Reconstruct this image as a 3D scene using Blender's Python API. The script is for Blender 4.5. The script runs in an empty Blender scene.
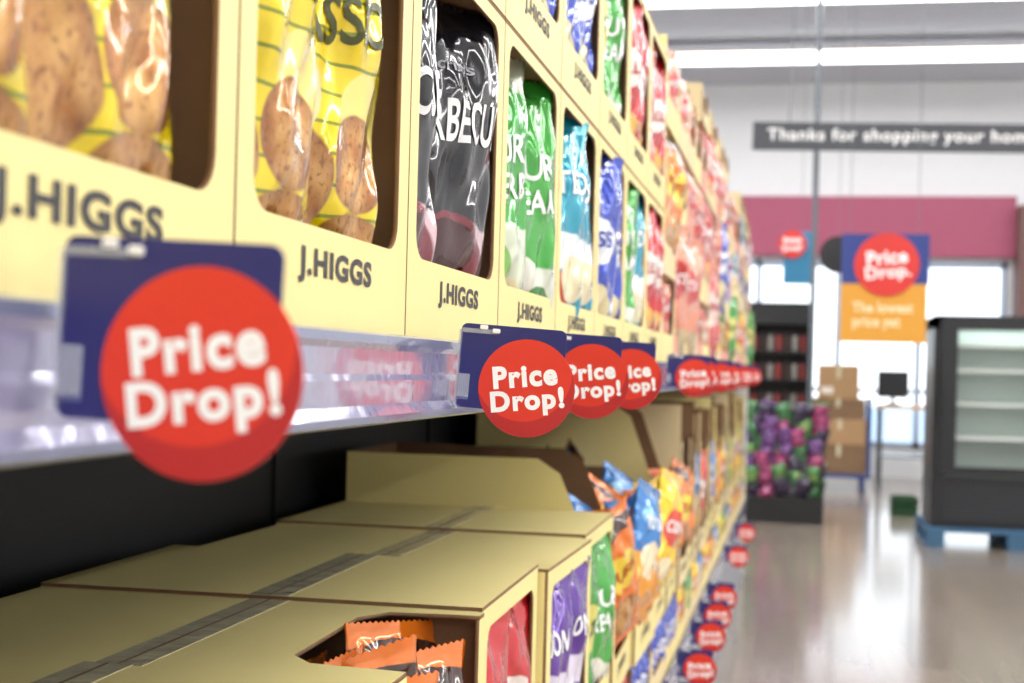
import bpy, bmesh, math, random
from mathutils import Vector, Matrix, Euler
random.seed(7)
ZC=1.18
scene=bpy.context.scene
scene.view_settings.view_transform='Standard'
def S(h):
    h=h.lstrip('#'); r=[int(h[i:i+2],16)/255 for i in (0,2,4)]
    return tuple([(c/12.92 if c<=.04045 else ((c+.055)/1.055)**2.4) for c in r]+[1.0])
# ---------------------------------------------------------------- materials
def mat(name,col,rough=.5,metal=0,noise=0,nscale=8,bump=0,bscale=60,emit=0,coat=0,alpha=1,trans=0,spec=.5):
    m=bpy.data.materials.new(name); m.use_nodes=True
    nt=m.node_tree; b=nt.nodes['Principled BSDF']
    if isinstance(col,str): col=S(col)
    b.inputs['Base Color'].default_value=col
    b.inputs['Roughness'].default_value=rough
    b.inputs['Metallic'].default_value=metal
    b.inputs['Coat Weight'].default_value=coat
    b.inputs['Coat Roughness'].default_value=.05
    b.inputs['Transmission Weight'].default_value=trans
    b.inputs['Alpha'].default_value=alpha
    b.inputs['Specular IOR Level'].default_value=spec
    if emit:
        b.inputs['Emission Color'].default_value=col
        b.inputs['Emission Strength'].default_value=emit
    tc=nt.nodes.new('ShaderNodeTexCoord')
    if noise:
        n=nt.nodes.new('ShaderNodeTexNoise'); n.inputs['Scale'].default_value=nscale; n.inputs['Detail'].default_value=4
        nt.links.new(tc.outputs['Object'],n.inputs['Vector'])
        mx=nt.nodes.new('ShaderNodeMix'); mx.data_type='RGBA'
        nt.links.new(n.outputs['Fac'],mx.inputs['Factor'])
        mx.inputs['A'].default_value=tuple([c*(1-noise) for c in col[:3]]+[1]); mx.inputs['B'].default_value=tuple([min(1,c*(1+noise)) for c in col[:3]]+[1])
        nt.links.new(mx.outputs['Result'],b.inputs['Base Color'])
    if bump:
        n=nt.nodes.new('ShaderNodeTexNoise'); n.inputs['Scale'].default_value=bscale; n.inputs['Detail'].default_value=3
        nt.links.new(tc.outputs['Object'],n.inputs['Vector'])
        bp=nt.nodes.new('ShaderNodeBump'); bp.inputs['Strength'].default_value=bump; bp.inputs['Distance'].default_value=.004
        nt.links.new(n.outputs['Fac'],bp.inputs['Height']); nt.links.new(bp.outputs['Normal'],b.inputs['Normal'])
    return m
M={}
M['cream']=mat('cream_cardboard','#EBDB96',.5,noise=.05,nscale=6,bump=.15,bscale=22)
M['cream2']=mat('pale_cardboard','#E2CFA0',.6,noise=.06)
M['pinkc']=mat('pink_cardboard','#D89888',.6,noise=.05)
M['whitec']=mat('white_cardboard','#E9E3DA',.6,noise=.04)
M['kraft']=mat('kraft_cardboard','#7E5C3E',.8,noise=.12,nscale=20,bump=.2,bscale=80)
M['kraftl']=mat('kraft_light','#A88660',.8,noise=.1,nscale=12)
M['seam']=mat('carton_seam','#5E4D33',.9)
M['tape']=mat('clear_tape','#D0C7A6',.2,coat=.6,noise=.3,nscale=16,bump=1,bscale=30)
M['ink']=mat('print_ink','#3C3A3C',.6)
M['rail']=mat('clear_price_rail','#ACAAC6',.13,metal=.3,coat=1,noise=.3,nscale=9,bump=.7,bscale=20)
M['raile']=mat('rail_edge','#868CA8',.25,metal=.4,coat=.5)
M['shelf']=mat('shelf_paint','#23252C',.45,noise=.1)
M['kick']=mat('kick_panel','#8C8F98',.4,noise=.06)
M['back']=mat('back_panel','#15171D',.6,noise=.15)
M['basep']=mat('base_paint','#3A3B42',.5)
M['navy']=mat('tag_navy','#26286E',.35,noise=.06,nscale=30)
M['white']=mat('print_white','#FFFFFF',.45)
M['clip']=mat('clip_plastic','#C9CEDC',.08,alpha=.35,coat=1)
M['black']=mat('black_plastic','#121316',.35,noise=.1)
M['steel']=mat('steel','#70757C',.35,metal=.8,noise=.1)
M['blue']=mat('pallet_blue','#3A6080',.7,noise=.15)
M['green']=mat('crate_green','#24502E',.5,noise=.1)
M['diff']=mat('tube_diffuser','#FFFFFF',.5,emit=5)
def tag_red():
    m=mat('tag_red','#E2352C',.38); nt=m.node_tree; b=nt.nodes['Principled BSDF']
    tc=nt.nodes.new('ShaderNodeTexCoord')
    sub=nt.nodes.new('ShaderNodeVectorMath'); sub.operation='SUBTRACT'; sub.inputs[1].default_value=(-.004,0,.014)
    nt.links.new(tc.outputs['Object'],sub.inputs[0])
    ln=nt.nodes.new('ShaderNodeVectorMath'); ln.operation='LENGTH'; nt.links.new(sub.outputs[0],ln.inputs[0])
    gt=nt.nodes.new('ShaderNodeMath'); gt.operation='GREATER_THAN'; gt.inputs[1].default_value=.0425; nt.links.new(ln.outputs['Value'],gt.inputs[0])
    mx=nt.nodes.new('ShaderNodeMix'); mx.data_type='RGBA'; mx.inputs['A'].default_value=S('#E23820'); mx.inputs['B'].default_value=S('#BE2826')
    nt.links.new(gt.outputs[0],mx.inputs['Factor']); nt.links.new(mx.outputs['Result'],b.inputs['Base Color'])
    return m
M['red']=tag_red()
M['redp']=mat('sign_red','#D8332C',.5)
def bag_mat(name,base,layers,metal=.3,rough=.17):
    m=bpy.data.materials.new(name); m.use_nodes=True; nt=m.node_tree; N=nt.nodes; L=nt.links
    b=N['Principled BSDF']; b.inputs['Roughness'].default_value=rough; b.inputs['Metallic'].default_value=metal
    b.inputs['Coat Weight'].default_value=1; b.inputs['Coat Roughness'].default_value=.05
    uv=N.new('ShaderNodeUVMap'); uv.uv_map='UVMap'
    nz=N.new('ShaderNodeTexNoise'); nz.inputs['Scale'].default_value=5; L.new(uv.outputs[0],nz.inputs['Vector'])
    dv=N.new('ShaderNodeVectorMath'); dv.operation='MULTIPLY_ADD'; L.new(nz.outputs['Color'],dv.inputs[0]); dv.inputs[1].default_value=(.05,.04,0); L.new(uv.outputs[0],dv.inputs[2])
    rgb=N.new('ShaderNodeRGB'); rgb.outputs[0].default_value=S(base); cur=rgb.outputs[0]
    def mixin(fac,colsock,cur):
        mx=N.new('ShaderNodeMix'); mx.data_type='RGBA'; L.new(fac,mx.inputs['Factor']); L.new(cur,mx.inputs['A'])
        if isinstance(colsock,tuple): mx.inputs['B'].default_value=colsock
        else: L.new(colsock,mx.inputs['B'])
        return mx.outputs['Result']
    sp=N.new('ShaderNodeSeparateXYZ'); L.new(dv.outputs[0],sp.inputs[0])
    for ly in layers:
        k=ly[0]
        if k=='band':
            _,v0,v1,c=ly
            g=N.new('ShaderNodeMapRange'); g.inputs['From Min'].default_value=v0; g.inputs['From Max'].default_value=v0+.012; L.new(sp.outputs['Y'],g.inputs['Value'])
            h=N.new('ShaderNodeMapRange'); h.inputs['From Min'].default_value=v1+.012; h.inputs['From Max'].default_value=v1; L.new(sp.outputs['Y'],h.inputs['Value'])
            mu=N.new('ShaderNodeMath'); mu.operation='MULTIPLY'; L.new(g.outputs[0],mu.inputs[0]); L.new(h.outputs[0],mu.inputs[1])
            cur=mixin(mu.outputs[0],S(c),cur)
        elif k=='lines':
            _,c,sc=ly
            w=N.new('ShaderNodeTexWave'); w.bands_direction='Y'; w.inputs['Scale'].default_value=sc; w.inputs['Distortion'].default_value=1.6; w.inputs['Detail'].default_value=1; w.inputs['Detail Scale'].default_value=.6
            L.new(uv.outputs[0],w.inputs['Vector'])
            g=N.new('ShaderNodeMath'); g.operation='GREATER_THAN'; g.inputs[1].default_value=.965; L.new(w.outputs['Fac'],g.inputs[0])
            cur=mixin(g.outputs[0],S(c),cur)
        elif k in('ell','pot'):
            cx,cy,rx,ry=ly[1:5]
            s=N.new('ShaderNodeVectorMath'); s.operation='SUBTRACT'; s.inputs[1].default_value=(cx+.025,cy+.02,0); L.new(dv.outputs[0],s.inputs[0])
            d=N.new('ShaderNodeVectorMath'); d.operation='DIVIDE'; d.inputs[1].default_value=(rx,ry,1); L.new(s.outputs[0],d.inputs[0])
            ln=N.new('ShaderNodeVectorMath'); ln.operation='LENGTH'; L.new(d.outputs[0],ln.inputs[0])
            g=N.new('ShaderNodeMapRange'); g.inputs['From Min'].default_value=1.04; g.inputs['From Max'].default_value=.98; L.new(ln.outputs['Value'],g.inputs['Value'])
            if k=='ell': cur=mixin(g.outputs[0],S(ly[5]),cur)
            else:
                n2=N.new('ShaderNodeTexNoise'); n2.inputs['Scale'].default_value=9; n2.inputs['Detail'].default_value=4; L.new(uv.outputs[0],n2.inputs['Vector'])
                cr=N.new('ShaderNodeValToRGB'); e=cr.color_ramp.elements
                e[0].position=.34; e[0].color=S('#AC6C2E'); e[1].position=.62; e[1].color=S('#DFAC66')
                L.new(n2.outputs['Fac'],cr.inputs['Fac'])
                vo=N.new('ShaderNodeTexNoise'); vo.inputs['Scale'].default_value=46; vo.inputs['Detail'].default_value=2; L.new(uv.outputs[0],vo.inputs['Vector'])
                lt=N.new('ShaderNodeMapRange'); lt.inputs['From Min'].default_value=.46; lt.inputs['From Max'].default_value=.36; lt.inputs['To Max'].default_value=.7; L.new(vo.outputs['Fac'],lt.inputs['Value'])
                c1=mixin(lt.outputs[0],S('#7A4A1E'),cr.outputs[0])
                dk=N.new('ShaderNodeMapRange'); dk.inputs['From Min'].default_value=.7; dk.inputs['From Max'].default_value=1.05; L.new(ln.outputs['Value'],dk.inputs['Value']); dk.inputs['To Max'].default_value=.7
                c2=mixin(dk.outputs[0],S('#7E4818'),c1)
                cur=mixin(g.outputs[0],c2,cur)
    L.new(cur,b.inputs['Base Color'])
    tc=N.new('ShaderNodeTexCoord')
    n3=N.new('ShaderNodeTexNoise'); n3.noise_type='RIDGED_MULTIFRACTAL'; n3.inputs['Scale'].default_value=12; n3.inputs['Detail'].default_value=2.5; n3.inputs['Distortion'].default_value=1.1; L.new(tc.outputs['Object'],n3.inputs['Vector'])
    bp=N.new('ShaderNodeBump'); bp.inputs['Strength'].default_value=1; bp.inputs['Distance'].default_value=.009; L.new(n3.outputs['Fac'],bp.inputs['Height'])
    L.new(bp.outputs['Normal'],b.inputs['Normal']); L.new(bp.outputs['Normal'],b.inputs['Coat Normal'])
    return m
K={}
K['classic']=dict(m=bag_mat('bag_classic','#EBD003',[('lines','#7F8A10',4.6),('ell',.8,.47,.17,.1,'#F1DF7C'),('ell',.3,.50,.2,.10,'#EFDC9A'),('pot',.76,.36,.19,.11),('pot',.30,.32,.26,.14),('pot',.74,.14,.26,.11),('pot',.22,.09,.2,.08)]),t=[('CLASSIC',.67,'#4B4E22',.86,.11)])
K['bbq']=dict(m=bag_mat('bag_barbecue','#1E1E24',[('band',0,.36,'#D9B8BE'),('ell',.5,.2,.38,.17,'#7A2A38'),('ell',.5,.26,.26,.09,'#3E1018'),('ell',.3,.08,.2,.1,'#F0E2DE')]),t=[('BARBECUE',.64,'#F4F4F4',.9,.13),('crisps',.8,'#9A9AA0',.34,.045)])
K['sour']=dict(m=bag_mat('bag_sour','#3FA53A',[('band',.0,.30,'#E4EBDA'),('ell',.4,.2,.3,.14,'#F4F2E6'),('ell',.7,.12,.2,.1,'#2F8B30'),('ell',.2,.35,.14,.08,'#9CCB6A')]),t=[('SOUR',.66,'#FFFFFF',.7,.1),('CREAM',.53,'#FFFFFF',.8,.09)])
K['sourl']=dict(m=bag_mat('bag_herb','#DDE7CE',[('band',.42,.9,'#46A548'),('ell',.4,.22,.3,.16,'#7FB654'),('ell',.7,.12,.2,.1,'#EADFB4')]),t=[('SOUR',.66,'#FFFFFF',.7,.1),('& HERB',.53,'#F6F6F0',.8,.09)])
K['teal']=dict(m=bag_mat('bag_salt','#1C9CB8',[('band',.35,.5,'#E8F2F4'),('ell',.4,.2,.3,.14,'#C64A34'),('ell',.75,.3,.2,.1,'#E9DFB8')]),t=[('SALTED',.7,'#FFFFFF',.7,.1)])
K['blue']=dict(m=bag_mat('bag_blue','#2C46B4',[('ell',.5,.55,.36,.12,'#F0F2FA'),('ell',.5,.22,.34,.13,'#E6D9AA')]),t=[('CRISPS',.56,'#2C46B4',.55,.08)])
K['red']=dict(m=bag_mat('bag_red','#C41E26',[('ell',.5,.58,.36,.12,'#F6EDE6'),('ell',.5,.25,.32,.12,'#E9B75A')]),t=[('CHILLI',.58,'#B4161E',.55,.08)])
K['purple']=dict(m=bag_mat('bag_purple','#5B2E96',[('band',.44,.58,'#E4DDF2'),('ell',.5,.25,.3,.13,'#B78BD8')]),t=[('ONION',.7,'#FFFFFF',.6,.1)])
K['orange']=dict(m=bag_mat('bag_orange','#E8771A',[('ell',.5,.6,.38,.13,'#F5D23A'),('pot',.45,.27,.32,.13),('ell',.5,.9,.5,.05,'#3A2018')]),t=[('PUFFS',.6,'#A52A10',.6,.09)])
K['orblue']=dict(m=bag_mat('bag_orange_blue','#2F7CC4',[('band',0,.5,'#F0A028'),('ell',.5,.45,.3,.14,'#F8E7C0'),('ell',.3,.75,.2,.07,'#8CC4EC')]),t=[('TORTILLA',.72,'#FFFFFF',.7,.09)])
K['yellow']=dict(m=bag_mat('bag_yellow','#F2C81C',[('ell',.5,.55,.36,.16,'#D8452A'),('ell',.5,.2,.3,.1,'#F7EBC4')]),t=[('CORN',.56,'#FFFFFF',.5,.1)])
K['pink']=dict(m=bag_mat('bag_pink','#D86060',[('ell',.5,.55,.4,.18,'#F3DAD0'),('band',0,.2,'#C8323C')]),t=[('PRAWN',.57,'#B02838',.6,.09)])
K['salmon']=dict(m=bag_mat('bag_salmon','#DC8C6E',[('ell',.5,.6,.3,.15,'#C02C28'),('band',0,.25,'#D0B888')]),t=[('NUTS',.6,'#FFFFFF',.4,.08)])
K['green']=dict(m=bag_mat('bag_green','#3C9A34',[('ell',.5,.55,.38,.15,'#E8E07C')]),t=[('PEAS',.56,'#1E6A24',.5,.09)])
# ---------------------------------------------------------------- helpers
def link(o): bpy.context.collection.objects.link(o); return o
def empty(name,loc=(0,0,0),rot=(0,0,0)):
    e=bpy.data.objects.new(name,None); e.location=loc; e.rotation_euler=rot; e.empty_display_size=.05; return link(e)
def child(name,me,parent,loc=(0,0,0),rot=(0,0,0),mats=None,scale=(1,1,1)):
    o=bpy.data.objects.new(name,me); link(o); o.parent=parent; o.location=loc; o.rotation_euler=rot; o.scale=scale
    if mats:
        for m in mats: me.materials.append(m)
    return o
def add_box(bm,a,b,mi=0):
    x0,y0,z0=a;x1,y1,z1=b
    v=[bm.verts.new(p) for p in [(x0,y0,z0),(x1,y0,z0),(x1,y1,z0),(x0,y1,z0),(x0,y0,z1),(x1,y0,z1),(x1,y1,z1),(x0,y1,z1)]]
    fs=[]
    for idx in [(0,3,2,1),(4,5,6,7),(0,1,5,4),(1,2,6,5),(2,3,7,6),(3,0,4,7)]:
        f=bm.faces.new([v[i] for i in idx]); f.material_index=mi; fs.append(f)
    return fs
def boxes_mesh(name,lst,bevel=0):
    bm=bmesh.new()
    for it in lst: add_box(bm,it[0],it[1],it[2] if len(it)>2 else 0)
    if bevel: bmesh.ops.bevel(bm,geom=bm.edges[:],offset=bevel,segments=2,affect='EDGES')
    me=bpy.data.meshes.new(name); bm.to_mesh(me); bm.free(); return me
def cyl(bm,p0,p1,r,seg=16,mi=0):
    p0=Vector(p0);p1=Vector(p1);d=p1-p0
    mt=Matrix.Translation((p0+p1)/2)@d.to_track_quat('Z','Y').to_matrix().to_4x4()
    r_=bmesh.ops.create_cone(bm,cap_ends=True,segments=seg,radius1=r,radius2=r,depth=d.length,matrix=mt)
    for v in r_['verts']:
        for f in v.link_faces: f.material_index=mi
def text_mesh(s,w,h,bold=.03,sp=1.06):
    cu=bpy.data.curves.new('txt','FONT'); cu.body=s; cu.size=1; cu.offset=bold; cu.extrude=0; cu.resolution_u=4; cu.space_character=sp
    o=bpy.data.objects.new('txt',cu); link(o)
    dg=bpy.context.evaluated_depsgraph_get(); me=bpy.data.meshes.new_from_object(o.evaluated_get(dg))
    bpy.data.objects.remove(o)
    xs=[v.co.x for v in me.vertices]; ys=[v.co.y for v in me.vertices]
    x0,x1,y0,y1=min(xs),max(xs),min(ys),max(ys)
    sx=w/(x1-x0); sy=h/(y1-y0) if h else sx
    for v in me.vertices: v.co=((v.co.x-(x0+x1)/2)*sx,(v.co.y-(y0+y1)/2)*sy,0)
    return me
RX=math.radians(90)
# ---------------------------------------------------------------- bag
BW,BH,BT=.168,.312,.066
def tri(x):
    x=x/math.tau; return 1-4*abs((x-math.floor(x))-.5)
def bagdepth(x,z,seed,w=BW,h=BH,t=BT):
    u=max(-1,min(1,2*x/w)); v=max(0,min(1,z/h))
    vv=max(0,min(1,(v-.045)/.91)); 
    a=max(0,1-abs(u)**2.3)**.6; b=max(0,1-abs(2*vv-1)**3.2)**.75
    if not 0<vv<1: return 0
    d=t/2*a*b
    e=abs(2*vv-1)**2
    s=seed*1.7
    wr=.0042*tri(u*7+s+2.4*math.sin(v*6+seed))*(.3+e)
    wr+=.0036*math.sin(v*15+u*5*math.cos(seed)+seed*2.3)*(.35+.65*abs(u))
    wr+=.0034*tri(u*15-v*17+s)*(.4+.6*math.sin(v*9+s)**2)
    wr+=.0034*tri(u*10+v*13+s*2)*(.4+.6*math.cos(v*7+s)**2)
    return d+wr*min(1,a*1.5)*min(1,b*2)
def bag_mesh(kind,seed,nu=36,nv=48):
    bm=bmesh.new(); uvl=bm.loops.layers.uv.new('UVMap')
    w,h=BW,BH
    grid={}
    for side in(0,1):
        for i in range(nu+1):
            for j in range(nv+1):
                u=-1+2*i/nu; v=j/nv
                x=u*w/2; z=v*h
                b=max(0,1-abs(2*v-1)**4)
                xx=x*(1-.09*b+.018*math.sin(v*23+seed))
                if side==1 and i in(0,nu): grid[(1,i,j)]=grid[(0,i,j)]; continue
                d=bagdepth(x,z,seed+side*5)
                if d==0: d=.0006+ .0008*math.sin(j*3.14)
                zz=z+(.003 if (i%2 and j in(0,nv)) else 0)
                yc=.006*math.sin(v*3+seed)
                grid[(side,i,j)]=bm.verts.new((xx,(-d if side==0 else d)+yc,zz))
    for side in(0,1):
        for i in range(nu):
            for j in range(nv):
                q=[(i,j),(i+1,j),(i+1,j+1),(i,j+1)]
                if side: q=q[::-1]
                try: f=bm.faces.new([grid[(side,)+p] for p in q])
                except ValueError: continue
                f.smooth=True
                for l,p in zip(f.loops,q): l[uvl].uv=(p[0]/nu,p[1]/nv)
    me=bpy.data.meshes.new('bag_'+kind); bm.to_mesh(me); bm.free()
    me.materials.append(K[kind]['m'])
    parts=[me]
    for (s,zf,col,wf,hh) in K[kind]['t']:
        tm=text_mesh(s,w*wf,h*hh,.02)
        b2=bmesh.new(); b2.from_mesh(tm); bmesh.ops.triangulate(b2,faces=b2.faces[:])
        for _ in range(3):
            le=[e for e in b2.edges if e.calc_length()>.006]
            if not le: break
            bmesh.ops.subdivide_edges(b2,edges=le,cuts=1); bmesh.ops.triangulate(b2,faces=b2.faces[:])
        for v in b2.verts:
            x,y=v.co.x,v.co.y+.08*v.co.x+zf*h
            vv=y/h; b=max(0,1-abs(2*vv-1)**4)
            d=bagdepth(x,y,seed); xx=x*(1-.09*b+.018*math.sin(vv*23+seed))
            v.co=(xx,-d-.0013+.006*math.sin(vv*3+seed),y)
        bmesh.ops.recalc_face_normals(b2,faces=b2.faces[:])
        b2.to_mesh(tm); b2.free(); tm.materials.clear()
        nm='ink_'+col
        if nm not in M: M[nm]=mat('bag_print',col,.3)
        parts.append((tm,M[nm]))
    bm=bmesh.new(); bm.from_mesh(me)
    for k,(tm,m) in enumerate(parts[1:]):
        n=len(bm.faces); bm.from_mesh(tm); bm.faces.ensure_lookup_table()
        for f in bm.faces[n:]: f.material_index=k+1
        me.materials.append(m)
    bm.to_mesh(me); bm.free()
    return me
BAG={}
def bag(kind,seed):
    if (kind,seed) not in BAG: BAG[(kind,seed)]=bag_mesh(kind,seed)
    return BAG[(kind,seed)]
def put_bag(parent,kind,seed,loc,yaw,lean=0,roll=0,s=1):
    return child('crisp_bag',bag(kind,seed),parent,loc,(lean,roll,yaw),scale=(s,s,s))
# ---------------------------------------------------------------- cartons
T=.004
def rounded(pts_rect,r,n=5):
    y0,z0,y1,z1=pts_rect; out=[]
    for cx,cz,a0 in((y1-r,z0+r,-90),(y1-r,z1-r,0),(y0+r,z1-r,90),(y0+r,z0+r,180)):
        for i in range(n+1):
            a=math.radians(a0+90*i/n); out.append((cx+r*math.cos(a),cz+r*math.sin(a)))
    return out
def prism_hole(outer,holes,thick,axis,off):
    cu=bpy.data.curves.new('p','CURVE'); cu.dimensions='2D'; cu.fill_mode='BOTH'; cu.extrude=thick/2
    for pl in [outer]+holes:
        sp=cu.splines.new('POLY'); sp.points.add(len(pl)-1); sp.use_cyclic_u=True
        for p,q in zip(sp.points,pl): p.co=(q[0],q[1],0,1)
    o=bpy.data.objects.new('p',cu); link(o)
    dg=bpy.context.evaluated_depsgraph_get(); me=bpy.data.meshes.new_from_object(o.evaluated_get(dg)); bpy.data.objects.remove(o)
    for v in me.vertices:
        a,b,c=v.co
        if axis=='x': v.co=(c+off,a,b)
        elif axis=='y': v.co=(a,c+off,b)
        else: v.co=(a,b,c+off)
    bm=bmesh.new(); bm.from_mesh(me); bmesh.ops.remove_doubles(bm,verts=bm.verts[:],dist=1e-5); bmesh.ops.recalc_face_normals(bm,faces=bm.faces[:]); bm.to_mesh(me); bm.free()
    return me
CART={}
def carton_mesh(W,H,D,style,cm):
    key=(round(W,3),round(H,3),D,style,cm)
    if key in CART: return CART[key]
    bm=bmesh.new()
    def addmesh(me):
        n=len(bm.faces); bm.from_mesh(me); bm.faces.ensure_lookup_table()
        r=bm.faces[n:]
        for f in r: f.normal_update()
        return r
    outer=[(0,0),(W,0),(W,H),(0,H)]; holes=[]
    if style in('window','near'):
        holes=[rounded((.024,.066,W-.026,H-.014),.022)]
    elif style in('low','tray'):
        l=min(.07,H*.35); f_=.8 if style=='low' else .62
        outer=[(0,0),(W,0),(W,H*f_),(W-.02,H*f_),(W-.03,l+.02),(W-.05,l),(.05,l),(.03,l+.02),(.02,H*f_),(0,H*f_)]
    elif style=='lower':
        holes=[rounded((.03,.07,W-.03,H-.022),.02)]
    elif style=='notch':
        l=.07
        outer=[(0,0),(W,0),(W,H),(W-.022,H),(W-.022,l+.025),(W-.045,l),(.075,l),(.052,l+.025),(.052,H),(0,H)]
    for f in addmesh(prism_hole(outer,holes,T,'x',-T/2)):
        f.material_index=0 if f.normal.x>.5 else 1
    def panel(a,b,nrm):
        for f in add_box(bm,a,b):
            f.normal_update(); f.material_index=0 if f.normal.dot(Vector(nrm))>.5 else 1
    if style=='tray':
        so=[(-D,0),(-T,0),(-T,H*.62),(-.05,H*.66),(-.10,H*.94),(-.14,H),(-D,H)]
        for yo,s_ in ((T/2,-1),(W-T/2,1)):
            for f in addmesh(prism_hole(so,[],T,'y',yo)): f.material_index=0 if f.normal.y*s_>.5 else 1
    else:
        panel((-D,0,0),(-T,T,H),(0,-1,0)); panel((-D,W-T,0),(-T,W,H),(0,1,0))
    panel((-D,T,0),(-D+T,W-T,H),(-1,0,0)); panel((-D+T,T,0),(-T,W-T,T),(0,0,-1))
    if style in('window','lower','near'):
        panel((-D,0,H),(0,W,H+T),(0,0,1))
    if style=='notch':
        o=[(-D,0),(0,0),(0,.05),(-.085,.058),(-.108,.085),(-.112,W-.07),(-.09,W-.03),(-.02,W-.022),(0,W-.022),(0,W),(-D,W)]
        for f in addmesh(prism_hole(o,[],T,'z',H+T/2)): f.material_index=0 if f.normal.z>.5 else 1
    if style in('lower','notch'):
        x=-D*.47
        for f in add_box(bm,(x-.021,-.0005,H+T),(x+.021,W+.0005,H+T+.0006)): f.material_index=2
        for f in add_box(bm,(x-.0014,0,H+T+.0006),(x+.0014,W,H+T+.001)): f.material_index=3
    me=bpy.data.meshes.new('carton'); bm.to_mesh(me); bm.free()
    for m in (M[cm],M['kraft'],M['tape'],M['seam']): me.materials.append(m)
    CART[key]=me; return me
LOGO=text_mesh('J.HIGGS',.152,.0235,.04,1.12); LOGO.materials.append(M['ink'])
def case(Y0,W,Zb,H,kinds,style='window',cm='cream',D=.48,logo=True,X=-.305,bagx=-.055,rows=1,zs=.006,yaw=80,jit=0,s=1,nb=2,ys=.84,dx=0,tx=0):
    p=empty('snack_case',(X,Y0,Zb),(0,0,jit))
    child('carton',carton_mesh(W-.003,H-.0045,D,style,cm),p)
    if logo: child('case_lettering',LOGO,p,(.0006,W/2+tx,.0405),(RX,0,RX))
    for r in range(rows):
        for i in range(nb):
            k=kinds[(i+r)%len(kinds)]
            y=W*(.5+(i-(nb-1)/2)*(ys/nb))+dx
            ya=math.radians(yaw+random.uniform(-6,5)) if r==0 else RX
            put_bag(p,k,random.choice([1,2,3]),(bagx-r*.085,y,zs),ya,math.radians(random.uniform(-2,2)),math.radians(random.uniform(-3,3)),s)
    return p
P=.347
zs1=ZC+.021
H1=.338
names={-3:['sour'],-2:['bbq'],-1:['classic'],0:['classic'],1:['bbq'],2:['sourl','sour'],3:['teal'],4:['blue','blue'],5:['sour','teal'],6:['red']}
for n in range(-3,7):
    Y0=.733+n*P
    if n<2: case(Y0,P,zs1,H1,names[n],style='window',rows=2,nb=2,ys=.84,dx=-.008,bagx=-.055,yaw=62 if n>=0 else 68,s=1.03,tx=.007 if n==-1 else .002)
    else: case(Y0,P,zs1,H1,names[n],style='window',rows=2,nb=2,ys=.84,dx=.016,bagx=-.05,yaw=58,s=1.03)
t2={-3:['teal'],-2:['red'],-1:['blue'],0:['orange'],1:['classic'],2:['teal','blue'],3:['blue'],4:['green','sour'],5:['red'],6:['pink','red']}
for n in range(-3,7):
    case(.733+n*P,P,zs1+H1+.001,H1,t2[n],rows=1,yaw=60,dx=.014,s=1.03)
# far upper mixed section
y=.733+7*P
mixa=['pink','red','salmon','salmon','pink','red','orange','red','salmon','green']
mixb=['yellow','green','orange','blue','red','pink','salmon','teal','purple']
while y<8.4:
    W=random.choice([.25,.3,.33])
    hs=random.choice([[.245,.245,.245],[.33,.2,.2],[.2,.33,.2],[.3,.2,.26]]); z=zs1
    for t in range(3):
        hh=hs[t]
        k=random.choice(mixa if y<5.2 else mixb)
        case(y,W,z,hh,[k,random.choice([k,k,'salmon' if y<5 else 'yellow'])],style='low',cm=random.choice(['cream','cream2','pinkc','cream2','cream','pinkc']),logo=False,rows=1,s=hh/.3,bagx=-.03,yaw=random.choice([65,75,90]),D=.42)
        z+=hh+.002
    if random.random()<.4: case(y,W,z,.12,['yellow'],style='low',cm='cream2',logo=False,s=.38,D=.4)
    y+=W
# lower display
bz=.4405; zl=ZC-.247-.335; BHH=zl-bz-.001
for n in range(-4,4):
    Y0=1.06+n*P
    kinds={-4:['red'],-3:['sour'],-2:['yellow'],-1:['orange'],0:['orange'],1:['red'],2:['purple','purple'],3:['green','sour']}[n]
    st='notch' if n==0 else 'lower'
    c=case(Y0,P,zl,.335+[0,.004,-.003,.002][n%4],kinds,style=st,rows=1,nb=2,D=.485,jit=math.radians([.2,.9,-.8,.5][n%4]),logo=True,yaw=66,zs=.006,bagx=-.042,s=.97,X=-.305+[0,-.004,.003,-.002][n%4])
    if n==0:
        for q,(dx,dy,dz,yw,ln,rl) in enumerate([(-.085,.11,.045,75,0,-5),(-.13,.20,.02,95,-3,4),(-.09,.26,.05,66,0,6),(-.05,.18,.05,48,3,-12)]):
            put_bag(c,'orange',q%3+1,(dx,dy,dz),math.radians(yw),math.radians(ln),math.radians(rl),.9)
for n in range(-4,4):
    case(1.06+n*P,P,bz,BHH,[random.choice(['blue','red','classic','green','orange'])],style='low',rows=1,logo=False,s=.46,nb=4,bagx=-.03,yaw=80)
y=1.06+4*P; i=0
trs=[['orblue','orange'],['orblue','orange'],['orange','yellow']]
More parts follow.
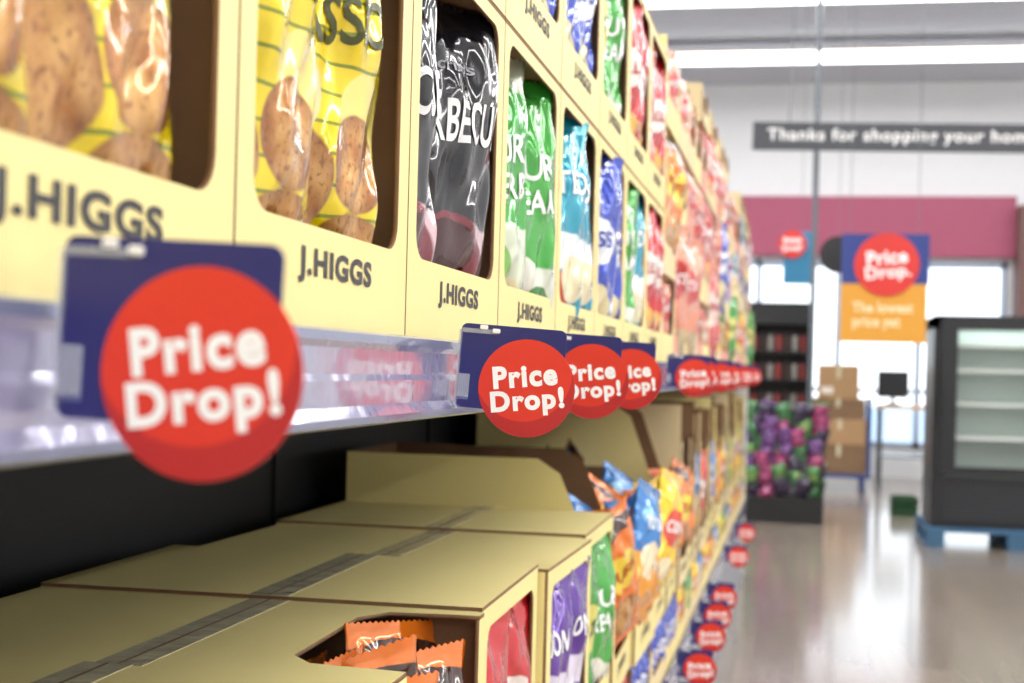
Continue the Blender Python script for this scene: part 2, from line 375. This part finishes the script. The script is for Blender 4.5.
while y<8.4:
    W=P if i<4 else random.choice([.26,.3,.34])
    kk=trs[i] if i<3 else [random.choice(['orange','yellow','green','orblue','red','yellow','blue','purple','classic']) for _ in range(2)]
    hh=[.43,.35,.35][i] if i<3 else (.505 if i==3 else random.choice([.44,.46,.50]))
    c=case(y,W,zl,hh,kk,style='tray' if i<4 else 'low',cm='cream' if i<4 or random.random()<.7 else 'cream2',rows=1 if i<3 else 2,logo=True,bagx=-.045,yaw=62,zs=.02 if i<3 else .03,s=.95,D=.485,jit=math.radians([1.6,-.8,.6][i%3]))
    if i<3:
        for q in range(4):
            put_bag(c,['orblue','orange','orblue','yellow'][(q+i)%4],q%3+1,(-.10-.05*q,.06+.08*q,.13+.008*q),math.radians(50+22*q),math.radians(-22+7*q),math.radians([28,-35,18,-20][q]),.82)
        put_bag(c,['orange','orblue','yellow'][i],2,(.004,.10,.09),math.radians(62),math.radians(6),math.radians(-24),.86)
        put_bag(c,['orblue','yellow','orange'][i],3,(-.004,.25,.11),math.radians(75),math.radians(4),math.radians(16),.84)
    case(y,W,bz,BHH,[random.choice(['orange','yellow','green','orblue','red','blue','classic'])],style='low',cm=random.choice(['cream','cream2']),rows=1,logo=False,bagx=-.02,yaw=76,s=.46,nb=4)
    y+=W; i+=1
# ---------------------------------------------------------------- gondola
Y0g,Y1g=-.75,8.5
g=empty('shelving_gondola')
child('shelf_board',boxes_mesh('b',[((-.86,Y0g,ZC-.012),(-.297,Y1g,ZC+.020)),((-.86,Y0g,.40),(-.297,Y1g,.44))]),g,mats=[M['shelf']])
child('kick_panel',boxes_mesh('b',[((-.84,Y0g,0),(-.31,Y1g,.40)),((-.31,Y0g,0),(-.305,Y1g,.08))]),g,mats=[M['kick']])
bl=[((-.9,Y0g,0),(-.86,Y1g,2.0))]
yy=Y0g
while yy<Y1g:
    bl.append(((-.862,yy,.44),(-.852,yy+.03,2.0))); 
    yy+=1.0
child('back_panel',boxes_mesh('bp',bl),g,mats=[M['back']])
child('end_panel',boxes_mesh('ep',[((-.9,Y1g,0),(-.3,Y1g+.03,1.95))]),g,mats=[M['whitec']])
def rail_mesh(zc,h):
    prof=[(-.300,h*.5),(-.296,h*.53),(-.2915,h*.5),(-.2905,h*.40),(-.2935,h*.33),(-.294,h*.05),(-.2925,-.02*h),(-.2935,-.30*h),(-.2895,-.42*h),(-.290,-.5*h),(-.294,-.53*h),(-.300,-.5*h)]
    bm=bmesh.new(); rows=[]
    n=30
    for k in range(n+1):
        y=Y0g+(Y1g-Y0g)*k/n
        rows.append([bm.verts.new((x,y,zc+z)) for x,z in prof])
    m=len(prof)
    for k in range(n):
        for j in range(m):
            f=bm.faces.new([rows[k][j],rows[k+1][j],rows[k+1][(j+1)%m],rows[k][(j+1)%m]]); f.material_index=1 if j in(0,1,2,8,9,10) else 0
    bm.faces.new(rows[0]); bm.faces.new(rows[-1][::-1])
    bmesh.ops.recalc_face_normals(bm,faces=bm.faces[:])
    me=bpy.data.meshes.new('rail'); bm.to_mesh(me); bm.free(); return me
child('price_rail_upper',rail_mesh(ZC-.010,.062),g,mats=[M['rail'],M['raile']])
child('price_rail_base',rail_mesh(.41,.062),g,mats=[M['rail'],M['raile']])
# ---------------------------------------------------------------- sale tags
def flat(pts,th,yoff):
    bm=bmesh.new(); a=[bm.verts.new((x,yoff,z)) for x,z in pts]; b=[bm.verts.new((x,yoff+th,z)) for x,z in pts]
    bm.faces.new(a); bm.faces.new(b[::-1])
    for i in range(len(pts)): j=(i+1)%len(pts); bm.faces.new([a[i],b[i],b[j],a[j]])
    bmesh.ops.recalc_face_normals(bm,faces=bm.faces[:])
    me=bpy.data.meshes.new('flat'); bm.to_mesh(me); bm.free(); return me
R=.0418
card=flat(rounded((-.0612,-.0208,.031,.0515),.006),.0007,0); card.materials.append(M['navy'])
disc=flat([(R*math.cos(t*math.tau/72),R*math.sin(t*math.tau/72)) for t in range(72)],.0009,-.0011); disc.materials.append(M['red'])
tx1=text_mesh('Price',.056,.0195,.045,1.14); tx1.materials.append(M['white'])
tx2=text_mesh('Drop!',.064,.0235,.045,1.14); tx2.materials.append(M['white'])
clipm=boxes_mesh('clip',[((-.0625,-.0016,-.018),(-.0595,.0020,.046)),((-.0605,-.0014,.0435),(-.028,-.0006,.0475)),((-.0605,-.0014,-.012),(-.050,-.0006,.008))],.0003); clipm.materials.append(M['clip'])
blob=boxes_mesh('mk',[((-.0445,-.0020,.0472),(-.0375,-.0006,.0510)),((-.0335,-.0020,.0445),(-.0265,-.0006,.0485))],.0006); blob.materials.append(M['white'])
barc=boxes_mesh('bar',[((-.0595+i*.0016,-.0004,-.014),(-.0587+i*.0016,-.0001,.008)) for i in range(6)]); barc.materials.append(mat('faint_print','#8B8FC0',.5))
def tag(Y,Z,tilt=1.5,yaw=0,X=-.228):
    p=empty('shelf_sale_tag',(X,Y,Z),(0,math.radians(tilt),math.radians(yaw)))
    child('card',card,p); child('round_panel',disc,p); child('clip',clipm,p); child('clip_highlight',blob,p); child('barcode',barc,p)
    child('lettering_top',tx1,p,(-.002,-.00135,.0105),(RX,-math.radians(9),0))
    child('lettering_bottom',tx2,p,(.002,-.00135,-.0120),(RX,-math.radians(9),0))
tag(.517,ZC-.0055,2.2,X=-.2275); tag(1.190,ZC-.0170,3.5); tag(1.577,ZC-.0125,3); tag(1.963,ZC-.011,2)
for yv in (3.15,3.45,4.2,4.8,6,7.2): tag(yv,ZC-.012,random.uniform(0,3))
for yv in (.9,1.6,2.4,2.95,3.22,3.62,4.07,4.42,4.8,5.9,6.8): tag(yv,.43,random.uniform(0,3))
# ---------------------------------------------------------------- room shell
def wallbox(name,a,b,m):
    o=bpy.data.objects.new(name,boxes_mesh(name,[(a,b)])); link(o); o.data.materials.append(m); return o
def floor_mat():
    m=mat('vinyl_plank_floor','#A39486',.2); nt=m.node_tree;N=nt.nodes;L=nt.links;b=N['Principled BSDF']
    tc=N.new('ShaderNodeTexCoord'); mp=N.new('ShaderNodeMapping'); mp.inputs['Rotation'].default_value=(0,0,RX); L.new(tc.outputs['Object'],mp.inputs[0])
    br=N.new('ShaderNodeTexBrick'); br.inputs['Scale'].default_value=1; br.inputs['Brick Width'].default_value=1.2; br.inputs['Row Height'].default_value=.16; br.inputs['Mortar Size'].default_value=.002
    br.inputs['Color1'].default_value=S('#A59789'); br.inputs['Color2'].default_value=S('#94877A'); br.inputs['Mortar'].default_value=S('#7C7066'); L.new(mp.outputs[0],br.inputs['Vector'])
    n=N.new('ShaderNodeTexNoise'); n.inputs['Scale'].default_value=3; n.inputs['Detail'].default_value=6
    mp2=N.new('ShaderNodeMapping'); mp2.inputs['Scale'].default_value=(8,.6,1); L.new(tc.outputs['Object'],mp2.inputs[0]); L.new(mp2.outputs[0],n.inputs['Vector'])
    mx=N.new('ShaderNodeMix'); mx.data_type='RGBA'; mx.blend_type='MULTIPLY'; mx.inputs['Factor'].default_value=.3; L.new(br.outputs['Color'],mx.inputs['A']); L.new(n.outputs['Fac'],mx.inputs['B'])
    L.new(mx.outputs['Result'],b.inputs['Base Color']); b.inputs['Roughness'].default_value=.2; b.inputs['Coat Weight'].default_value=.4; b.inputs['Coat Roughness'].default_value=.1
    return m
XL,XR,YB,YF,CH=-7,7,-6,17.5,4.7
WW=mat('wall_paint','#E6E8EB',.7,noise=.03)
wallbox('floor',(XL,YB,-.1),(XR,YF,0),floor_mat())
wallbox('ceiling',(XL,YB,CH),(XR,YF,CH+.1),mat('ceiling_tiles','#C3C8D0',.8,noise=.04))
wallbox('wall_left',(XL-.1,YB,0),(XL,YF,CH),WW); wallbox('wall_right',(XR,YB,0),(XR+.1,YF,CH),WW)
wallbox('wall_rear',(XL,YB-.1,0),(XR,YB,CH),WW)
wf=bpy.data.objects.new('wall_front',boxes_mesh('wf',[((XL,YF,0),(-2.4,YF+.15,CH)),((2.36,YF,0),(XR,YF+.15,CH)),((-2.4,YF,2.57),(2.36,YF+.15,CH)),((-2.4,YF,0),(2.36,YF+.15,.35))])); link(wf); wf.data.materials.append(WW)
fr=[]
for x in (-2.4,-1.5,-.55,.4,1.33,2.29): fr.append(((x,YF-.02,.35),(x+.07,YF+.1,2.57)))
fr+= [((-2.4,YF-.02,.35),(2.36,YF+.1,.42)),((-2.4,YF-.02,2.5),(2.36,YF+.1,2.57)),((-2.4,YF-.01,1.0),(2.36,YF+.08,1.05))]
w=bpy.data.objects.new('window_1',boxes_mesh('w1',fr)); link(w); w.data.materials.append(mat('window_frame','#A9B4C4',.4,metal=.2,noise=.05))
wallbox('trim_1',(-2.6,YF-.14,2.62),(2.42,YF-.001,3.33),mat('fascia_magenta','#A04A66',.5,noise=.06))
wallbox('trim_2',(2.42,YF-.4,.0),(2.62,YF-.001,3.2),mat('pillar_brown','#6A4A46',.5))
wallbox('baseboard_front',(XL,YF-.02,0),(-2.4,YF,.12),M['basep'])
wallbox('ground_outside',(-30,YF+.15,-.12),(30,60,-.02),mat('outside_paving','#C8D0D8',.9,noise=.08,nscale=1))
def strip(cx,cy,L_,z=4.5,e=240,rot=0,col=(1,.985,.96)):
    p=empty('ceiling_or_fill_light_strip',(cx,cy,z),(0,0,rot))
    hx=L_/2
    child('housing',boxes_mesh('h',[((-hx,-.1,.06),(hx,.1,.1)),((-hx+.5,-.01,.1),(-hx+.53,.01,CH-z)),((hx-.53,-.01,.1),(hx-.5,.01,CH-z))]),p,mats=[M['whitec']])
    child('diffuser',boxes_mesh('d',[((-hx,-.08,-.03),(hx,.08,.06))]),p,mats=[M['diff']])
    l=bpy.data.lights.new('tube','AREA'); l.shape='RECTANGLE'; l.size=L_; l.size_y=.16; l.energy=e; l.color=col
    lo=bpy.data.objects.new('tube',l); link(lo); lo.parent=p; lo.location=(0,0,-.04)
for yv in (-4,-1.2,1.6,4.4,7.2,10,12.75,15.2): strip(0,yv,12,e=185 if yv<4 else 165)
strip(4.6,1.5,9,z=3.2,e=180,rot=RX)  # unseen fill strip added beside the aisle to brighten the lower case tops
world=bpy.data.worlds.new('W'); scene.world=world; world.use_nodes=True
nt=world.node_tree; bg=nt.nodes['Background']
tc=nt.nodes.new('ShaderNodeTexCoord'); sp=nt.nodes.new('ShaderNodeSeparateXYZ'); nt.links.new(tc.outputs['Generated'],sp.inputs[0])
cr=nt.nodes.new('ShaderNodeValToRGB'); cr.color_ramp.elements[0].color=(.9,.96,1,1); cr.color_ramp.elements[1].color=(.5,.72,1,1); nt.links.new(sp.outputs['Z'],cr.inputs['Fac'])
bg.inputs['Strength'].default_value=2.6
nt.links.new(cr.outputs[0],bg.inputs['Color'])
# ---------------------------------------------------------------- background objects
def disc_y(r,x,z,y0,y1,seg=48):
    bm=bmesh.new(); cyl(bm,(x,y0,z),(x,y1,z),r,seg); me=bpy.data.meshes.new('d'); bm.to_mesh(me); bm.free(); return me
p=empty('black_hanging_sign',(1.3,12,0),(0,math.radians(1),0))
child('board',boxes_mesh('s',[((-1.79,-.02,3.02),(2.2,.02,3.25))]),p,mats=[mat('sign_black','#4A4C52',.6)])
child('wires',boxes_mesh('s',[((-1.5,-.005,3.25),(-1.49,.005,CH)),((2.0,-.005,3.25),(2.01,.005,CH))]),p,mats=[M['steel']])
tm=text_mesh('Thanks for shopping your home store',2.54,.13,.015,1.1); child('lettering',tm,p,(-.40,-.022,3.135),(RX,0,0),mats=[M['white']])
p=empty('hanging_promo_poster',(.56,10,0))
child('upper_board',boxes_mesh('s',[((-.30,-.005,1.82),(.28,.005,2.16))]),p,mats=[mat('poster_navy','#2A3E88',.5)])
child('lower_board',boxes_mesh('s',[((-.30,-.004,1.42),(.27,.004,1.82))]),p,mats=[mat('poster_yellow','#DE9E34',.5)])
child('round_panel',disc_y(.215,.0,1.95,-.02,-.006),p,mats=[M['redp']])
child('lettering_1',text_mesh('Price',.27,.10,.03),p,(-.0,-.022,2.0),(RX,-.1,0),mats=[M['white']])
child('lettering_2',text_mesh('Drop.',.30,.11,.03),p,(.01,-.022,1.89),(RX,-.1,0),mats=[M['white']])
child('lettering_3',text_mesh('The lowest\nprice yet',.40,.19,.03),p,(-.02,-.006,1.60),(RX,0,0),mats=[mat('poster_cream','#FBE6B8',.5)])
child('wires',boxes_mesh('s',[((-.25,-.002,2.16),(-.246,.002,CH)),((.2,-.002,2.16),(.204,.002,CH))]),p,mats=[M['steel']])
p=empty('hanging_round_sign',(.26,11,0))
child('round_panel',disc_y(.14,0,2.10,-.01,.01),p,mats=[M['black']])
child('wires',boxes_mesh('s',[((-.002,-.002,2.23),(.002,.002,CH))]),p,mats=[M['steel']])
p=empty('small_hanging_poster',(-.12,13.5,0))
child('board',boxes_mesh('s',[((-.06,-.005,2.03),(.22,.005,2.52))]),p,mats=[mat('poster_teal','#2E7FA8',.5)])
child('round_panel',disc_y(.13,.02,2.40,-.02,-.006),p,mats=[M['redp']])
child('lettering_1',text_mesh('Price',.16,.06,.04),p,(.02,-.022,2.44),(RX,-.1,0),mats=[M['white']])
child('lettering_2',text_mesh('Drop!',.18,.07,.04),p,(.02,-.022,2.36),(RX,-.1,0),mats=[M['white']])
child('wires',boxes_mesh('s',[((.1,-.002,2.52),(.104,.002,CH))]),p,mats=[M['steel']])
bm=bmesh.new(); cyl(bm,(0,0,0),(0,0,CH),.024); cyl(bm,(0,0,0),(0,0,.02),.07)
me=bpy.data.meshes.new('post'); bm.to_mesh(me); bm.free(); o=bpy.data.objects.new('steel_post',me); link(o); o.location=(.09,12.4,0); me.materials.append(M['steel'])
# promo bin
p=empty('promotional_bin',(-.12,11.9,0))
bl=[((-.33,-.3,0),(.33,.3,.2),0)]
for x in (-.33,.31):
    for yy in(-.3,.28): bl.append(((x,yy,.2),(x+.02,yy+.02,.62)))
for z in (.3,.42,.55): bl+= [((-.33,-.305,z),(.33,-.297,z+.01)),((-.338,-.3,z),(-.33,.3,z+.01)),((.33,-.3,z),(.338,.3,z+.01))]
child('frame',boxes_mesh('f',bl),p,mats=[M['black']])
pk=[bag_mat('pk_green','#3A8040',[('ell',.5,.5,.3,.2,'#86A04C')]),bag_mat('pk_purple','#5A2274',[('ell',.5,.5,.3,.2,'#8858A0')]),bag_mat('pk_magenta','#982060',[('ell',.5,.5,.3,.2,'#B45A8C')]),bag_mat('pk_dark','#2A1A40',[]),bag_mat('pk_green2','#2E6E38',[])]
src=bag_mesh('green',2,10,12)
vars_=[]
for m_ in pk:
    mm=src.copy(); mm.materials.clear(); mm.materials.append(m_); mm.materials.append(M['white']); vars_.append(mm)
for lay in range(7):
    for ix in range(5):
        for iy in (range(3) if lay>4 else [0,2]):
            child('packet',random.choice(vars_),p,(-.27+ix*.135+random.uniform(-.02,.02),-.27+iy*.22,.2+lay*.1+random.uniform(-.01,.02)),(random.uniform(-.3,.3),random.uniform(-.4,.4),random.uniform(-.4,.4)),scale=(.74,.75,.50))
# drinks cooler
p=empty('drinks_cooler',(-.57,15.3,0))
child('cabinet',boxes_mesh('c',[((0,0,0),(.68,.6,.12)),((0,0,.12),(.04,.6,1.9)),((.64,0,.12),(.68,.6,1.9)),((0,.56,.12),(.68,.6,1.9)),((0,0,1.72),(.68,.6,1.95))]+[((.04,.02,z),(.64,.56,z+.02)) for z in (.45,.8,1.12,1.42)]),p,mats=[M['black']])
bm=bmesh.new()
for z in (.14,.47,.82,1.14,1.44):
    for k in range(7):
        x=.085+k*.085; cyl(bm,(x,.1,z),(x,.1,z+.16),.032,10,k%3); cyl(bm,(x,.1,z+.16),(x,.1,z+.22),.014,8,3)
me=bpy.data.meshes.new('bottles'); bm.to_mesh(me); bm.free()
child('bottles',me,p,mats=[mat('drink_red','#8E3A36',.3),mat('drink_dark','#3A2620',.3),mat('drink_label','#8F8A84',.4),M['black']])
# trolley with cartons
p=empty('platform_trolley',(.12,15,0))
bm=bmesh.new(); add_box(bm,(0,0,.14),(.62,.7,.18)); 
for x in(.06,.54):
    for yy in(.08,.62): cyl(bm,(x-.02,yy,.06),(x+.02,yy,.06),.06,14)
    cyl(bm,(x,.1,.06),(x,.1,.15),.012); 
cyl(bm,(.6,.02,.16),(.6,.02,.95),.016); cyl(bm,(.6,.68,.16),(.6,.68,.95),.016); cyl(bm,(.6,.02,.95),(.6,.68,.95),.016)
me=bpy.data.meshes.new('tr'); bm.to_mesh(me); bm.free(); child('deck',me,p,mats=[mat('trolley_blue','#3A4E86',.4,metal=.3)])
p=empty('cardboard_box_stack',(.12,15,.181))
def carton_simple(a,b,mi=0):
    (x0,y0,z0),(x1,y1,z1)=a,b; ym=(x0+x1)/2
    return [(a,b,mi),((ym-.02,y0-.002,z0+(z1-z0)*.6),(ym+.02,y0,z1+.001),1),((ym-.02,y0,z1),(ym+.02,y1,z1+.002),1),((x0+.03,y0-.002,z0+.05),(x0+.15,y0,z0+.12),2)]
child('cartons',boxes_mesh('bx',carton_simple((.01,.05,0),(.57,.6,.30),3)+carton_simple((.03,.04,.302),(.56,.6,.56))+carton_simple((.0,.06,.562),(.55,.6,.77),3)+carton_simple((.07,.1,.772),(.48,.55,1.12))),p,mats=[M['kraftl'],M['tape'],M['whitec'],mat('kraft_dark','#7E6348',.8,noise=.12)])
p=empty('packing_table',(.85,16.2,0))
child('top',boxes_mesh('t',[((0,0,.84),(.75,.6,.88),0),((.02,.02,0),(.06,.06,.84),1),((.69,.02,0),(.73,.06,.84),1),((.02,.54,0),(.06,.58,.84),1),((.69,.54,0),(.73,.58,.84),1),((.03,.03,.3),(.72,.57,.32),1)]),p,mats=[mat('table_top','#D2A878',.4,noise=.08),M['steel']])
p=empty('till_monitor',(1.02,16.4,.88))
child('body',boxes_mesh('m',[((-.08,-.08,0),(.08,.08,.02)),((-.02,-.01,.02),(.02,.02,.15)),((-.17,-.03,.08),(.17,.0,.38))],.004),p,mats=[M['black']])
# pallet + fridge
p=empty('timber_pallet',(.90,10.35,0))
bl=[]
for i in range(7): bl.append(((0,.0+i*.15,.11),(1.2,.1+i*.15,.135)))
for x in (0,.54,1.08):
    bl.append(((x,0,0),(x+.12,1.0,.02)))
    for yy in (0,.45,.9): bl.append(((x,yy,.02),(x+.12,yy+.1,.09)))
    bl.append(((x,0,.09),(x+.12,1.0,.11)))
child('slats',boxes_mesh('pl',bl),p,mats=[M['blue']])
p=empty('glass_door_fridge',(.93,10.5,.136))
FW,FD,FH=1.02,.7,1.50
FB=mat('fridge_black','#141519',.3,noise=.1)
child('cabinet',boxes_mesh('fr',[((0,0,0),(FW,FD,.36)),((0,0,.36),(.09,FD,FH)),((FW-.09,0,.36),(FW,FD,FH)),((.09,FD-.05,.36),(FW-.09,FD,FH)),((0,0,FH-.1),(FW,FD,FH))],.008),p,mats=[FB])
child('grille',boxes_mesh('gr',[((.1,-.006,.06+i*.035),(FW-.1,-.001,.075+i*.035)) for i in range(7)]),p,mats=[mat('grille','#2A2D33',.4)])
child('liner',boxes_mesh('ln',[((.09,FD-.35,.365),(FW-.09,FD-.051,FH-.101))]),p,mats=[mat('fridge_liner','#A4B4AC',.4)])
child('shelves',boxes_mesh('ln',[((.095,.06,z),(FW-.095,FD-.36,z+.022)) for z in (.62,.86,1.10,1.28)]),p,mats=[mat('fridge_shelf','#E4EAE6',.3)])
child('door_frame',boxes_mesh('df',[((.04,-.03,.38),(.16,-.002,FH-.02)),((FW-.16,-.03,.38),(FW-.04,-.002,FH-.02)),((.16,-.03,.38),(FW-.16,-.002,.43)),((.16,-.03,FH-.10),(FW-.16,-.002,FH-.02)),((.05,-.06,.7),(.065,-.03,1.1))]),p,mats=[FB])
child('door_glass',boxes_mesh('dg',[((.16,-.02,.43),(FW-.16,-.012,FH-.10))]),p,mats=[mat('fridge_glass','#CFE0DA',.03,alpha=.08,coat=1)])
l=bpy.data.lights.new('fridge_lamp','AREA'); l.shape='RECTANGLE'; l.size=.7; l.size_y=.05; l.energy=4; l.color=(.92,1,.97)
lo=bpy.data.objects.new('fridge_lamp',l); link(lo); lo.parent=p; lo.location=(FW/2,.08,FH-.11); lo.rotation_euler=(math.radians(35),0,0)
p=empty('green_crate',(.8,12.6,0))
child('walls',boxes_mesh('cr',[((0,0,0),(.22,.3,.02)),((0,0,.02),(.015,.3,.16)),((.205,0,.02),(.22,.3,.16)),((0,0,.02),(.22,.015,.07)),((0,0,.11),(.22,.015,.16)),((0,.285,.02),(.22,.3,.16))]),p,mats=[M['green']])
# ---------------------------------------------------------------- camera
cam=bpy.data.cameras.new('camera'); co=bpy.data.objects.new('camera',cam); link(co)
cam.lens=50; cam.sensor_width=36; cam.shift_y=.026; cam.clip_start=.02
th=math.atan(.2025)
co.matrix_world=Matrix.Translation((0,0,ZC))@Matrix.Rotation(th,4,'Z')@Matrix.Rotation(RX,4,'X')@Matrix.Rotation(math.radians(1.5),4,'Z')
cam.dof.use_dof=True; cam.dof.focus_distance=1.22; cam.dof.aperture_fstop=7.2
scene.camera=co
